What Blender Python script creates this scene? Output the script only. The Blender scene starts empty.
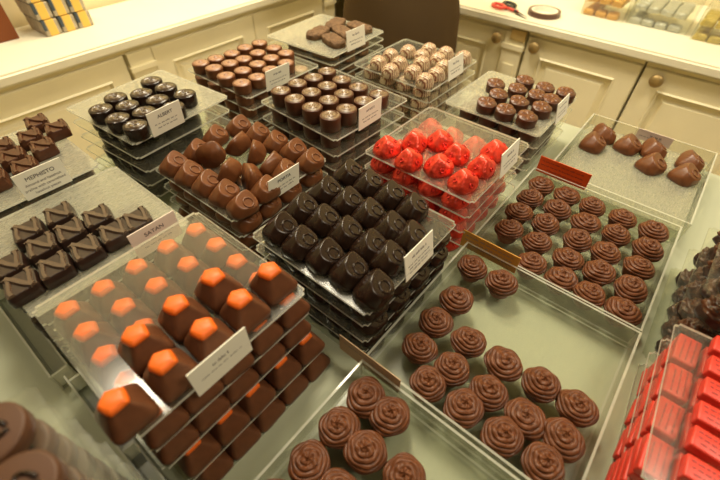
import bpy, bmesh, math, random
from mathutils import Vector, Matrix, noise
PI = math.pi
C = bpy.context.scene.collection
rnd = random.Random(7)

# ------------------------------------------------------------------ camera, world, lights, exposure
CAMZ = 1.35
PIT, ROLL, YAW, FPX = 0.802107, 0.01762, 0.67639, 407.83
cy, sy = math.cos(YAW), math.sin(YAW)
F = Vector((cy*math.cos(PIT), sy*math.cos(PIT), -math.sin(PIT)))
r_ = F.cross(Vector((0, 0, 1))).normalized(); u_ = r_.cross(F)
R2 = math.cos(ROLL)*r_ + math.sin(ROLL)*u_; U2 = -math.sin(ROLL)*r_ + math.cos(ROLL)*u_
cam = bpy.data.cameras.new('camera'); co = bpy.data.objects.new('camera', cam); C.objects.link(co)
m3 = Matrix((R2, U2, -F)).transposed()
co.matrix_world = Matrix.Translation((0, 0, CAMZ)) @ m3.to_4x4()
cam.sensor_width = 36; cam.lens = FPX/720*36; cam.clip_start = 0.01
cam.dof.use_dof = True; cam.dof.focus_distance = 0.56; cam.dof.aperture_fstop = 4.5
sc = bpy.context.scene; sc.camera = co
sc.cycles.transparent_max_bounces = 40; sc.cycles.max_bounces = 10
sc.view_settings.view_transform = 'Standard'; sc.view_settings.look = 'None'
sc.view_settings.gamma = 1; sc.view_settings.use_curve_mapping = False
sc.view_settings.exposure = 0.5
w = bpy.data.worlds.new('world'); sc.world = w; w.use_nodes = True
w.node_tree.nodes['Background'].inputs[0].default_value = (1.0, .84, .58, 1); w.node_tree.nodes['Background'].inputs[1].default_value = .03
def area(name, loc, target, size, power, col):
    l = bpy.data.lights.new(name, 'AREA'); l.size = size; l.energy = power; l.color = col; l.shape = 'DISK'
    o = bpy.data.objects.new(name, l); C.objects.link(o); o.location = loc
    o.rotation_euler = (Vector(target) - Vector(loc)).to_track_quat('-Z', 'Y').to_euler(); return o
WARM = (1.0, .885, .665)
area('ceiling_light_over_cabinets', (1.25, 1.2, 2.6), (1.25, 1.2, .9), .45, 16, WARM)
area('ceiling_light_over_aisle', (.80, .80, 2.6), (.85, .85, .7), .40, 19, WARM)
area('side_fill_light', (.85, -.75, 2.5), (1.47, .25, .6), .7, 17, WARM)  # added fill, not a known lamp: lifts the right cabinet doors
area('ceiling_spot_left', (.0, 1.25, 2.55), (.2, 1.0, .9), .16, 5, WARM)
area('front_fill_light', (-.9, -.7, 2.6), (.9, .9, .8), .8, 2.5, WARM)  # added soft fill behind the camera to brighten the cabinet fronts

# ------------------------------------------------------------------ materials
def mat(name, col, rough=.5, spec=.5, metal=0, coat=0, bump=None, var=None, sss=0):
    m = bpy.data.materials.new(name); m.use_nodes = True; n = m.node_tree.nodes; l = m.node_tree.links
    b = n['Principled BSDF']; b.inputs['Base Color'].default_value = (*col, 1); b.inputs['Roughness'].default_value = rough
    b.inputs['Specular IOR Level'].default_value = spec; b.inputs['Metallic'].default_value = metal; b.inputs['Coat Weight'].default_value = coat
    tc = n.new('ShaderNodeTexCoord')
    if var:
        nz = n.new('ShaderNodeTexNoise'); nz.inputs['Scale'].default_value = var[1]; nz.inputs['Detail'].default_value = 5
        rp = n.new('ShaderNodeValToRGB'); rp.color_ramp.elements[0].position = .3; rp.color_ramp.elements[1].position = .7
        rp.color_ramp.elements[0].color = (*[c*(1-var[0]) for c in col], 1); rp.color_ramp.elements[1].color = (*[min(1, c*(1+var[0])) for c in col], 1)
        l.new(tc.outputs['Object'], nz.inputs['Vector']); l.new(nz.outputs[0], rp.inputs[0]); l.new(rp.outputs[0], b.inputs['Base Color'])
    if bump:
        nz = n.new('ShaderNodeTexNoise'); nz.inputs['Scale'].default_value = bump[1]; nz.inputs['Detail'].default_value = 3
        bp = n.new('ShaderNodeBump'); bp.inputs['Strength'].default_value = bump[0]; bp.inputs['Distance'].default_value = bump[2] if len(bump) > 2 else .002
        l.new(tc.outputs['Object'], nz.inputs['Vector']); l.new(nz.outputs[0], bp.inputs['Height']); l.new(bp.outputs[0], b.inputs['Normal'])
    return m
def acrylic(name, haze, col=(.58, .56, .45), rough=.12, tint=(.97, .98, .95), scratch=.12, scale=60):
    m = bpy.data.materials.new(name); m.use_nodes = True; n = m.node_tree.nodes; l = m.node_tree.links
    n.remove(n['Principled BSDF']); out = n['Material Output']
    t = n.new('ShaderNodeBsdfTransparent'); t.inputs[0].default_value = (*tint, 1)
    d = n.new('ShaderNodeBsdfDiffuse'); d.inputs[0].default_value = (*col, 1)
    g = n.new('ShaderNodeBsdfGlossy'); g.inputs['Roughness'].default_value = rough
    tl = n.new('ShaderNodeBsdfTranslucent'); tl.inputs[0].default_value = (*col, 1)
    dm = n.new('ShaderNodeMixShader'); dm.inputs[0].default_value = .45; l.new(d.outputs[0], dm.inputs[1]); l.new(tl.outputs[0], dm.inputs[2])
    m1 = n.new('ShaderNodeMixShader'); m2 = n.new('ShaderNodeMixShader'); fr = n.new('ShaderNodeFresnel'); ge = n.new('ShaderNodeNewGeometry'); ir = n.new('ShaderNodeMapRange'); ir.inputs[3].default_value = 1.46; ir.inputs[4].default_value = 1/1.46
    l.new(ge.outputs['Backfacing'], ir.inputs[0]); l.new(ir.outputs[0], fr.inputs[0])
    tc = n.new('ShaderNodeTexCoord'); mp = n.new('ShaderNodeMapping'); mp.inputs['Scale'].default_value = (1, 3.5, 1)
    nz = n.new('ShaderNodeTexNoise'); nz.inputs['Scale'].default_value = scale; nz.inputs['Detail'].default_value = 8; nz.inputs['Roughness'].default_value = .75
    mr = n.new('ShaderNodeMapRange'); mr.inputs[1].default_value = .35; mr.inputs[2].default_value = .75; mr.inputs[3].default_value = haze; mr.inputs[4].default_value = haze + scratch
    l.new(tc.outputs['Object'], mp.inputs[0]); l.new(mp.outputs[0], nz.inputs['Vector']); l.new(nz.outputs[0], mr.inputs[0]); l.new(mr.outputs[0], m1.inputs[0])
    l.new(t.outputs[0], m1.inputs[1]); l.new(dm.outputs[0], m1.inputs[2])
    l.new(fr.outputs[0], m2.inputs[0]); l.new(m1.outputs[0], m2.inputs[1]); l.new(g.outputs[0], m2.inputs[2]); l.new(m2.outputs[0], out.inputs[0])
    return m
M = {}
M['plate'] = acrylic('clear_scratched_acrylic', .03, scratch=.15, rough=.16, scale=130)
M['thin'] = acrylic('dark_clear_acrylic', .02, scratch=.07, rough=.2, scale=130)
M['frost'] = acrylic('frosted_acrylic', .28, scratch=.36, rough=.25, scale=150)
M['edge'] = acrylic('acrylic_edge', .75, col=(.95, .94, .84), scratch=.1)
M['clear'] = acrylic('clear_acrylic', .035, rough=.22, scratch=.05)
M['rim'] = acrylic('clear_rim', .5, col=(.92, .92, .80), rough=.08, scratch=.1)
M['film'] = acrylic('cellophane', .01, col=(.9, .9, .85), rough=.06, scratch=.06, scale=40)
M['dark'] = mat('dark_chocolate', (.019, .0090, .0052), .22, .32, bump=(.08, 260), var=(.25, 120))
M['darkmid'] = mat('plain_chocolate', (.026, .012, .008), .32, .5, bump=(.08, 260), var=(.25, 120))
M['milk'] = mat('milk_chocolate', (.140, .048, .016), .34, .35, bump=(.1, 220), var=(.18, 90))
M['milkdark'] = mat('deep_milk_chocolate', (.078, .027, .0115), .34, .35, bump=(.1, 220), var=(.18, 90))
M['pale'] = mat('lit_top_and_drizzle_chocolate', (.30, .15, .085), .38, .5, bump=(.1, 220), var=(.12, 90))  # dome tops: overhead light painted in as a paler tone; also colours the drizzle
M['bronze'] = mat('bronze_chocolate_top', (.17, .105, .055), .28, .6, bump=(.15, 400), var=(.35, 200))
M['letter'] = mat('lit_letter_chocolate', (.085, .052, .034), .22, .6)  # same chocolate as the block; the light its ridges catch is painted in paler
M['swirl'] = mat('piped_ganache', (.120, .038, .0125), .40, .28, bump=(.2, 350), var=(.2, 150))
M['disc'] = mat('matte_milk_chocolate', (.085, .037, .018), .5, .3)
M['shellbrown'] = mat('satin_milk_chocolate', (.120, .043, .018), .40, .35, bump=(.1, 220), var=(.15, 90))
M['darkbronze'] = mat('dark_bronze_top', (.075, .046, .026), .22, .7, bump=(.15, 400), var=(.35, 200))
M['biscuit'] = mat('biscuit_chocolate', (.15, .085, .042), .75, .2, bump=(.5, 300), var=(.35, 150))
M['cup'] = mat('chocolate_cup', (.17, .062, .028), .4, .3)
M['orange'] = mat('orange_cocoa_coat', (.76, .135, .012), .45, .4, var=(.12, 150))
M['redfoil'] = mat('red_foil', (.66, .045, .020), .30, .6, metal=.45, bump=(.7, 200, .0016), var=(.25, 160))
M['foildot'] = mat('embossed_foil', (.62, .02, .015), .25, .6, metal=.6)
M['redwrap'] = mat('red_paper_wrapper', (.60, .035, .018), .42, .5, bump=(.2, 120))
M['print'] = mat('dark_red_print', (.25, .02, .015), .5)
M['gold'] = mat('gold_foil', (.62, .32, .06), .35, .6, metal=.35, bump=(.7, 90, .004))
M['silver'] = mat('silver_foil', (.50, .49, .42), .35, .6, metal=.35, bump=(.7, 90, .004))
M['goldgreen'] = mat('pale_gold_foil', (.52, .39, .09), .35, .6, metal=.35, bump=(.7, 90, .004))
M['paper'] = mat('white_card', (.84, .81, .70), .6, .3)
M['pinkpaper'] = mat('pinkish_card', (.78, .66, .58), .6, .3)
M['tan'] = mat('tan_card', (.50, .34, .20), .6, .3)
M['yellowcard'] = mat('ochre_card', (.62, .30, .05), .55, .3)
M['orangecard'] = mat('orange_red_card', (.75, .10, .012), .5, .3)
M['ink'] = mat('dark_ink', (.06, .045, .05), .6, .2)
M['greyink'] = mat('grey_ink', (.22, .19, .18), .6, .2)
M['cream'] = mat('cream_painted_wood', (.88, .80, .55), .45, .35, bump=(.05, 30), var=(.04, 6))
M['worktop'] = mat('worktop_paint', (.80, .75, .58), .4, .3, var=(.03, 5))
M['table'] = mat('pale_green_glass_top', (.37, .385, .28), .55, .15, var=(.05, 4))
M['brass'] = mat('brass', (.60, .43, .17), .4, .5, metal=.3)
M['antique'] = mat('antique_brass', (.36, .25, .10), .4, .5, metal=.5, bump=(.4, 200))
M['wall'] = mat('pale_yellow_wall', (.80, .70, .42), .7, .2, bump=(.05, 60))
M['ceil'] = mat('beige_ceiling', (.42, .38, .30), .8, .2)
M['floor'] = mat('warm_stone_floor', (.45, .36, .22), .5, .3, var=(.15, 3))
M['leather'] = mat('brown_card_box', (.19, .052, .012), .5, .3)
M['yellow'] = mat('yellow_sleeve', (.80, .50, .10), .5, .3)
M['navy'] = mat('dark_blue_band', (.05, .07, .09), .5, .3)
M['grey'] = mat('grey_wrapper', (.42, .36, .26), .45, .3, var=(.3, 60))
M['black'] = mat('black_plastic', (.02, .018, .016), .35)
M['tape'] = mat('brown_tape', (.10, .045, .03), .3)
M['redplastic'] = mat('red_plastic', (.75, .07, .05), .35)
M['steel'] = mat('steel', (.6, .6, .58), .25, metal=1)
M['cloth'] = mat('dark_brown_cloth', (.095, .060, .028), .9, .1, bump=(.3, 300))
M['shirt'] = mat('black_shirt_cloth', (.02, .02, .026), .9, .1)
M['skin'] = mat('skin', (.55, .30, .20), .5, .4)
M['hair'] = mat('brown_hair', (.05, .025, .012), .5, .3)
def striped():
    m = mat('white_drizzled_chocolate', (.5, .4, .3), .35, .5); n = m.node_tree.nodes; l = m.node_tree.links
    tc = n.new('ShaderNodeTexCoord'); wv = n.new('ShaderNodeTexWave'); wv.inputs['Scale'].default_value = 85; wv.inputs['Distortion'].default_value = 3.5
    wv.inputs['Detail'].default_value = 1; wv.inputs['Detail Scale'].default_value = .6
    rp = n.new('ShaderNodeValToRGB'); e = rp.color_ramp.elements; e[0].position = .30; e[0].color = (.22, .09, .045, 1); e[1].position = .46; e[1].color = (.62, .50, .32, 1)
    l.new(tc.outputs['Object'], wv.inputs[0]); l.new(wv.outputs[0], rp.inputs[0]); l.new(rp.outputs[0], n['Principled BSDF'].inputs['Base Color']); return m
M['striped'] = striped()

# ------------------------------------------------------------------ helpers
def mesh(name, bm, mats, smooth=False):
    bmesh.ops.recalc_face_normals(bm, faces=bm.faces)
    me = bpy.data.meshes.new(name); bm.to_mesh(me); bm.free()
    for m in (mats if isinstance(mats, (list, tuple)) else [mats]): me.materials.append(M[m])
    if smooth:
        for p in me.polygons: p.use_smooth = True
    return me
def obj(name, me, parent=None, loc=(0, 0, 0), rot=(0, 0, 0)):
    o = bpy.data.objects.new(name, me); C.objects.link(o); o.location = loc; o.rotation_euler = rot
    if parent is not None: o.parent = parent
    return o
def tag(o, label, cat, group=None):
    o['label'] = label; o['category'] = cat
    if group: o['group'] = group
    return o
def struct(o): o['kind'] = 'structure'; return o
def empty(name, loc=(0, 0, 0), rz=0):
    o = bpy.data.objects.new(name, None); C.objects.link(o); o.location = loc; o.rotation_euler = (0, 0, rz); o.empty_display_size = .01; return o
def box(bm, x0, x1, y0, y1, z0, z1, mi=0):
    v = [bm.verts.new((x, y, z)) for x in (x0, x1) for y in (y0, y1) for z in (z0, z1)]
    fs = []
    for q in ((0, 1, 3, 2), (4, 6, 7, 5), (0, 4, 5, 1), (2, 3, 7, 6), (0, 2, 6, 4), (1, 5, 7, 3)):
        f = bm.faces.new([v[i] for i in q]); f.material_index = mi; fs.append(f)
    return v, fs
def boxmesh(name, dims, m, bev=0, smooth=False):
    bm = bmesh.new(); box(bm, *dims)
    if bev: bmesh.ops.bevel(bm, geom=bm.edges[:], offset=bev, segments=2, affect='EDGES', profile=.6)
    return mesh(name, bm, m, smooth)
def grid_close(bm, rings, cap0=True, cap1=True):
    n = len(rings[0])
    for a, b in zip(rings, rings[1:]):
        for i in range(n): bm.faces.new((a[i], a[(i+1) % n], b[(i+1) % n], b[i]))
    if cap0: bm.faces.new(list(reversed(rings[0])))
    if cap1: bm.faces.new(rings[-1])
def lathe(name, prof, m, n=28, fn=None, smooth=True):
    bm = bmesh.new(); rings = []
    for k, (r, z) in enumerate(prof):
        ring = []
        for i in range(n):
            a = 2*PI*i/n; p = Vector((r*math.cos(a), r*math.sin(a), z))
            if fn: p = fn(p, a, r, z, k/(len(prof)-1))
            ring.append(bm.verts.new(p))
        rings.append(ring)
    grid_close(bm, rings); return mesh(name, bm, m, smooth)
def tube(bm, pts, rad, n=8, closed=False, mi=0):
    pts = [Vector(p) for p in pts]; rings = []; N = len(pts)
    for i, p in enumerate(pts):
        if closed: t = pts[(i+1) % N] - pts[i-1]
        else: t = pts[min(i+1, N-1)] - pts[max(i-1, 0)]
        t.normalize(); a = t.orthogonal() if abs(t.z) > .95 else t.cross(Vector((0, 0, 1)))
        a.normalize(); b = t.cross(a); rr = rad[i] if isinstance(rad, (list, tuple)) else rad
        rings.append([bm.verts.new(p + rr*(math.cos(2*PI*k/n)*a + math.sin(2*PI*k/n)*b)) for k in range(n)])
    if closed: rings.append(rings[0])
    for A, B in zip(rings, rings[1:]):
        for i in range(n):
            f = bm.faces.new((A[i], A[(i+1) % n], B[(i+1) % n], B[i])); f.material_index = mi
    if not closed:
        bm.faces.new(list(reversed(rings[0]))).material_index = mi; bm.faces.new(rings[-1]).material_index = mi
def dup(root, loc, rot):
    o = root.copy(); C.objects.link(o); o.location = loc; o.rotation_euler = rot
    for ch in root.children:
        c = ch.copy(); C.objects.link(c); c.parent = o
        for g in ch.children:
            d = g.copy(); C.objects.link(d); d.parent = c
    return o
ORD = ['first', 'second', 'third', 'fourth', 'fifth', 'sixth', 'seventh', 'eighth', 'ninth', 'tenth', 'eleventh', 'twelfth']

# ------------------------------------------------------------------ chocolate kinds (each a prototype maker: returns root placed at origin)
def spow(v, e): return math.copysign(abs(v)**e, v)
def superdome(a, b, h, e1, e2, planes=(), nu=44, nv=18, soft=.10, fn=None, vmin=0):
    """rounded dome on a flat base, cut by slanted facets"""
    bm = bmesh.new(); rings = []
    for k in range(nv+1):
        t = vmin + (1-vmin)*k/nv; ph = t*PI/2*.985; ring = []
        for i in range(nu):
            th = 2*PI*i/nu
            p = Vector((a*spow(math.cos(ph), e1)*spow(math.cos(th), e2), b*spow(math.cos(ph), e1)*spow(math.sin(th), e2), h*spow(math.sin(ph), e1)))
            q = Vector((p.x, p.y, p.z))
            for nrm, d in planes:
                nn = Vector(nrm).normalized(); s = nn.dot(q)
                ra = s/d
                if ra > 1-soft: q = q*((1-soft + soft*(1-math.exp(-(ra-1+soft)/soft)))/ra)
            if fn: q = fn(q)
            ring.append(bm.verts.new(q))
        rings.append(ring)
    grid_close(bm, rings); return bm
def ring_stamp(nrm, d, r=.0054, w=.0011, shift=(0, 0, 0)):
    nn = Vector(nrm).normalized(); c = nn*d; c = Vector((c.x, c.y, c.z)) + Vector(shift)
    a = nn.orthogonal().normalized(); b = nn.cross(a); bm = bmesh.new()
    tube(bm, [c + r*(math.cos(t)*a + math.sin(t)*b) for t in [2*PI*i/22 for i in range(22)]], w, 8, True)
    return bm
protos = {}
def proto(key, name):
    e = empty(name); protos[key] = e; return e
def ringed(key, name, a, b, h, m):
    e = proto(key, name); n1 = (.24, -.55, .95); d1 = h*.77; n1v = Vector(n1).normalized()
    def flat(q):
        ra = n1v.dot(q)/d1
        return q*((.975 + .025*(1-math.exp(-(ra-.975)/.025)))/ra) if ra > .975 else q
    pl = [((-.80, .35, .85), a*1.10), ((-.25, .95, .85), b*1.14), ((-.70, -.75, .62), a*1.22)]
    obj('shell', mesh('shell', superdome(a*1.04, b*1.04, h*1.05, .66, .62, pl, nu=64, nv=28, soft=.16, fn=flat), m, True), e)
    nn = Vector(n1).normalized()
    obj('ring_stamp', mesh('ring_stamp', ring_stamp(n1, d1, r=a*.36, w=a*.075, shift=-nn*.0003 + Vector((.0012, -.0005, -.0003))), m, True), e)
    return e
def swirl_profile(n, R, H):
    out = []
    for k in range(n):
        s = k/(n-1); ang = s*PI*.63
        out.append((R*math.sin(ang) if ang < PI/2 else R*(1-.22*((ang-PI/2)/(PI*.13))**1.5), H*(math.cos(ang)+.40)/1.40))
    return out
def rosette(key, R, H, turns, seed, depth=.0024):
    e = proto(key, 'piped_rosette_chocolate'); base = .0115; pr = list(reversed(swirl_profile(64, R, H)))
    rr = random.Random(seed); ph0 = rr.random()*6; off = Vector((rr.uniform(-1, 1), rr.uniform(-1, 1), 0))*R*.10
    def fn(p, a, r, z, t):
        s = 1-t
        wob = .10*math.sin(2*a + seed) + .06*math.sin(3*a + 2*seed)
        ph = turns*s**.9 + (a/(2*PI)) + ph0 + wob
        gro = abs(math.sin(PI*ph)); g = (1-gro)**2.2
        dirv = Vector((p.x, p.y, (z/H)*R*1.1)); dirv.normalize()
        fade = min(1, s*5)
        q = p - dirv*depth*g*fade*(1 + .3*math.sin(5*a+seed))
        q = q*(1 + .05*math.sin(2*a+seed*1.3)*s + .03*math.sin(5*a + 9*s))
        q += off*(1-s)*.8; q.z += base + .0015*math.sin(a+seed)*(s)
        if s < .04: q.z += .0014
        return q
    obj('swirl', lathe('swirl', pr, 'swirl', 72, fn), e)
    obj('cup', lathe('cup', [(R*.60, .0), (R*.64, .001), (R*.82, .0120), (R*.80, .0155)], 'cup', 28), e)
    return e
def rounded_cyl(R, H, taper=.94, lip=.0015, dome=.002):
    return [(R*taper, 0), (R*taper+.0004, .0006), (R*.985, H*.45), (R, H-lip-dome), (R*.985, H-lip*.5-dome), (R*.93, H-dome*.9)]
def topped(key, name, R, H, bodym, topm, style):
    e = proto(key, name); prof = rounded_cyl(R, H)
    obj('body', lathe('body', prof, bodym, 32), e)
    n = 16; tp = []
    for k in range(n):
        s = k/(n-1); r = R*.97*(1-s*.97); tp.append((r, H-.0030 + .0026*math.sin(min(1, s*1.6)*PI/2)))
    def fn(p, a, r, z, t):
        q = Vector(p)
        if style == 'swirl':
            q.z += .0007*math.sin(2*PI*(2.6*t + a/(2*PI)))*(1 if .12 < t < .95 else 0)
        elif style == 'wave':
            q.z += .0010*math.sin(2*PI*(1.9*t) + 2*a)*(1 if .2 < t < .95 else .2) - (.0006 if .15 < t < .3 else 0)
        elif style == 'nub':
            q.z += .0016*math.exp(-((t-1)/.14)**2) - .0008*math.exp(-((t-.72)/.10)**2)
        elif style == 'fan':
            q.z += .0012*math.sin(6*a)*math.exp(-((t-.45)/.3)**2) + .0050*(math.cos(a-.9))*(1-t)*.5 + (.0018*(1-t) if math.cos(a-.9) > .3 else 0)
        return q
    obj('top', lathe('top', tp, topm, 40, fn), e)
    return e
topped('albert', 'dark_round_chocolate', .0172, .0203, 'dark', 'darkbronze', 'wave')
topped('noir', 'swirl_topped_chocolate', .0165, .0245, 'milkdark', 'bronze', 'swirl')
topped('pale', 'lit_top_domed_chocolate', .0162, .0185, 'milk', 'pale', 'nub')  # top paler than body: light falling on the dome put into its colour
topped('fan', 'fan_topped_chocolate', .0172, .0172, 'milkdark', 'milk', 'fan')
ringed('dark', 'dark_ringed_dome_chocolate', .0195, .0180, .0265, 'dark')
ringed('darklow', 'dark_ringed_dome_chocolate', .0190, .0178, .0212, 'dark')
ringed('milk', 'milk_ringed_dome_chocolate', .0190, .0172, .0250, 'milk')
ringed('hazel', 'large_milk_dome_chocolate', .0215, .0200, .0260, 'milk')
def drizzle():
    e = proto('ball', 'white_drizzled_chocolate')
    def fn(q):
        nz = noise.noise(q*160)*.0012; return q*(1 + nz/.017)
    obj('coating', mesh('coating', superdome(.0172, .0165, .0215, .85, 1.0, fn=fn), 'striped', True), e)
    bm = bmesh.new(); rr = random.Random(3)
    for k in range(5):
        y = -.011 + k*.0055; pts = []
        for i in range(13):
            x = -.0162 + .0324*i/12; yy = y + .0022*math.sin(i*.9 + k); q = 1-(x/.0176)**2-(yy/.0170)**2
            z = .0216*max(.02, q)**.44; pts.append((x, yy, z))
        tube(bm, pts, .0008, 6)
    obj('drizzle', mesh('drizzle', bm, 'pale', True), e); return e
drizzle()
def redone():
    e = proto('red', 'red_foil_chocolate')
    pl = [((.5, -.4, 1), .0205), ((-.8, .3, .7), .0185), ((-.3, -.95, .6), .0180), ((.9, .5, .45), .0190), ((.2, 1, .6), .0185)]
    def fn(q): return q*(1 + .018*noise.noise(q*210) + .007*noise.noise(q*480+Vector((3, 1, 7))))
    obj('wrapper', mesh('wrapper', superdome(.0205, .0190, .0245, .75, .8, pl, fn=fn, soft=.16), 'redfoil', True), e)
    bm = bmesh.new()
    for nrm, d in (((.5, -.4, 1), .0206), ((-.3, -.95, .6), .0182), ((-.8, .3, .7), .0188)):
        nn = Vector(nrm).normalized(); a = nn.orthogonal().normalized(); b = nn.cross(a); c = nn*d
        tube(bm, [c + .0026*(math.cos(t)*a + math.sin(t)*b) for t in [2*PI*i/14 for i in range(14)]], .0007, 6, True)
    obj('ring_stamp', mesh('ring_stamp', bm, 'foildot', True), e); return e
redone()
def capped():
    e = proto('orange', 'orange_capped_chocolate'); H = .0285; n = 60
    def pent(a, r, k=5, ph=.35):
        q = (a-ph) % (2*PI/k) - PI/k; return r*math.cos(PI/k)/math.cos(q)
    def ring(t, grow=0.0):
        out = []
        for i in range(n):
            a = 2*PI*i/n; c, s_ = math.cos(a), math.sin(a)
            rb = .0182/((abs(c)**7 + abs(s_)**7)**(1/7)) if True else 0; rp = pent(a, .0088)
            k = max(0, (t-.18)/.82); k2 = k**1.15
            rr = rb*(1 - .04*(1-min(1, t/.18))) * (1-k2) + rp*k2 + grow
            out.append(Vector((rr*c - .0012*k, rr*s_ + .0012*k, H*min(1, t))))
        return out
    bm = bmesh.new(); rings = [[bm.verts.new(p) for p in ring(t)] for t in (0, .06, .14, .22, .32, .45, .6, .75, .88, .97)]
    rings.append([bm.verts.new(Vector((p.x*.9, p.y*.9, H))) for p in ring(1)])
    grid_close(bm, rings); obj('shell', mesh('shell', bm, 'shellbrown', True), e)
    bm = bmesh.new(); rings = [[bm.verts.new(p + Vector((0, 0, .0004))) for p in ring(t, g)] for t, g in ((.86, .0001), (.87, .0007), (.94, .0008), (.985, .0004))]
    rings.append([bm.verts.new(Vector((p.x*.88, p.y*.88, H+.0010))) for p in ring(1)])
    grid_close(bm, rings); obj('orange_cap', mesh('orange_cap', bm, 'orange', True), e)['label'] = 'bright orange powdered cap'
    return e
capped()
def nblock(key, name, m, edge):
    e = proto(key, name); bm = bmesh.new(); X, Y, H = .0160, .0158, .0146; rings = []
    for k in range(10):
        t = k/9; z = H*min(1, t*1.15); ins = .0022*max(0, t-.45)/.55; ring = []
        for i in range(44):
            th = 2*PI*i/44; x = (X-ins)*spow(math.cos(th), .30); y = (Y-ins)*spow(math.sin(th), .30)
            x += .10*y + .0014*math.sin(y/Y*PI*.9)
            ring.append(bm.verts.new((x, y, z)))
        rings.append(ring)
    grid_close(bm, rings); obj('block', mesh('block', bm, m, True), e)
    bm = bmesh.new()
    def bar(p, q, wd, hh):
        p, q = Vector(p), Vector(q); n = 8; d = (q-p).normalized(); nr = Vector((-d.y, d.x)); rings = []
        for i in range(n+1):
            c = p.lerp(q, i/n); w2 = wd*(1.25 if i in (0, n) else 1); r = []
            for o, zz in ((-w2, 0), (-w2*.62, hh), (w2*.62, hh), (w2, 0)):
                x, y = c + nr*o; r.append(bm.verts.new((x + .10*y + .0014*math.sin(y/Y*PI*.9), y, H - .0004 + zz)))
            rings.append(r)
        grid_close(bm, rings)
    bar((-.0098, -.0138), (-.0098, .0138), .0026, .0026); bar((.0098, -.0138), (.0098, .0138), .0026, .0026)
    bar((-.0100, .0136), (.0100, -.0136), .0034, .0031)
    for x in (-.0104, .0104):
        for y in (-.0138, .0138): bar((x-.0034, y), (x+.0034, y), .0009, .0016)
    o = obj('letter_stamp', mesh('letter_stamp', bm, edge), e); return e
nblock('N', 'dark_letter_chocolate', 'darkmid', 'letter')
nblock('M', 'milk_letter_chocolate', 'milkdark', 'milkdark')
def slab():
    e = proto('slab', 'dark_chocolate_slab'); rr = random.Random(4)
    def fn(q): return q + Vector((0, 0, .0022*noise.noise(q*120) + .0012*noise.noise(q*300) if q.z > .003 else 0))
    obj('biscuit', mesh('biscuit', superdome(.031, .0175, .0115, .30, .6, fn=fn, nu=56), 'biscuit', True), e)
    obj('chocolate_base', mesh('chocolate_base', superdome(.0305, .0175, .0045, .35, .6, nu=48, nv=6), 'dark', True), e); return e
slab()
def disc():
    e = proto('disc', 'round_letter_chocolate'); R, H = .0205, .0125
    obj('body', lathe('body', [(R*.97, 0), (R, .001), (R, H-.0015), (R*.97, H-.0003), (R*.9, H), (R*.01, H)], 'disc', 36), e)
    bm = bmesh.new(); P = []
    for i in range(9): P.append((-.009+.0180*i/8, -.008))
    tube(bm, [(x, y, H+.0002) for x, y in P], .0016, 6)
    pts = []
    for lobe in (-1, 1):
        for i in range(9):
            t = PI*i/8; pts.append((lobe*.0046 - .0046*math.cos(t)*1.0, -.007 + .0105*math.sin(t) + .002))
    tube(bm, [(x, y, H+.0002) for x, y in pts], .0016, 6)
    obj('letter', mesh('letter', bm, 'dark', True), e); return e
disc()
def rocher():
    e = proto('rocher', 'rough_nut_chocolate')
    def fn(q): return q*(1 + .16*noise.noise(q*95) + .10*noise.noise(q*210))
    obj('coating', mesh('coating', superdome(.0175, .0165, .022, .85, 1, fn=fn), 'darkmid', True), e)
    def fn2(q): return q*(1.03 + .16*noise.noise(q*95) + .30*max(0, noise.noise(q*260+Vector((5, 5, 5)))))
    bm = superdome(.0172, .0162, .0216, .85, 1, fn=fn2, nu=50, nv=22, vmin=.25)
    obj('nut_crumbs', mesh('nut_crumbs', bm, 'milkdark', True), e); return e
rocher()
def nap():
    e = proto('nap', 'red_wrapped_square'); X, Y, H = .0180, .0104, .0110
    obj('wrapper', boxmesh('wrapper', (-X, X, -Y, Y, 0, H), 'redwrap', .002, True), e)
    bm = bmesh.new(); rr = random.Random(2)
    for y in (-.006, -.001, .004):
        x = -.014
        while x < .013:
            l = rr.uniform(.002, .005); box(bm, x, min(x+l, .0148), y, y+.0011, H+.00005, H+.0003); x += l+.0014
    obj('print', mesh('print', bm, 'print'), e)['label'] = 'dark printed lines across the red wrapper'; return e
nap()
for i in range(3): rosette('ros%d' % i, (.0209-.0004*i), .0190+.0012*i, 6.2+.4*i, i*2.1+1)

used = set()
def choc(key, x, y, z, rz, label, group, tilt=(0, 0)):
    p = protos[key]
    if key in used: o = dup(p, (x, y, z), (tilt[0], tilt[1], rz))
    else:
        used.add(key); o = p; o.location = (x, y, z); o.rotation_euler = (tilt[0], tilt[1], rz)
    return tag(o, label, 'chocolate', group)

# ------------------------------------------------------------------ setting
def zh(h): return CAMZ - h
ZT = zh(.45)
struct(obj('floor', boxmesh('floor', (-2.5, 2.2, -2.5, 1.85, -.05, 0), 'floor')))
struct(obj('wall_left', boxmesh('wall_left', (-2.5, 2.2, 1.64, 1.74, 0, 2.75), 'wall')))
struct(obj('wall_right', boxmesh('wall_right', (2.05, 2.15, -2.5, 1.64, 0, 2.75), 'wall')))
struct(obj('ceiling', boxmesh('ceiling', (-2.5, 2.2, -2.5, 1.85, 2.75, 2.8), 'ceil')))

# display counter
t = empty('display_counter', (0, 0, 0)); tag(t, 'long cream display counter with pale green glass top under all chocolates', 'counter')
obj('glass_top', boxmesh('glass_top', (-.42, .895, -.55, .785, ZT-.02, ZT), 'table', .002), t)
obj('cabinet_body', boxmesh('cabinet_body', (-.40, .875, -.53, .765, 0, ZT-.02), 'cream', .003), t)

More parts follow.
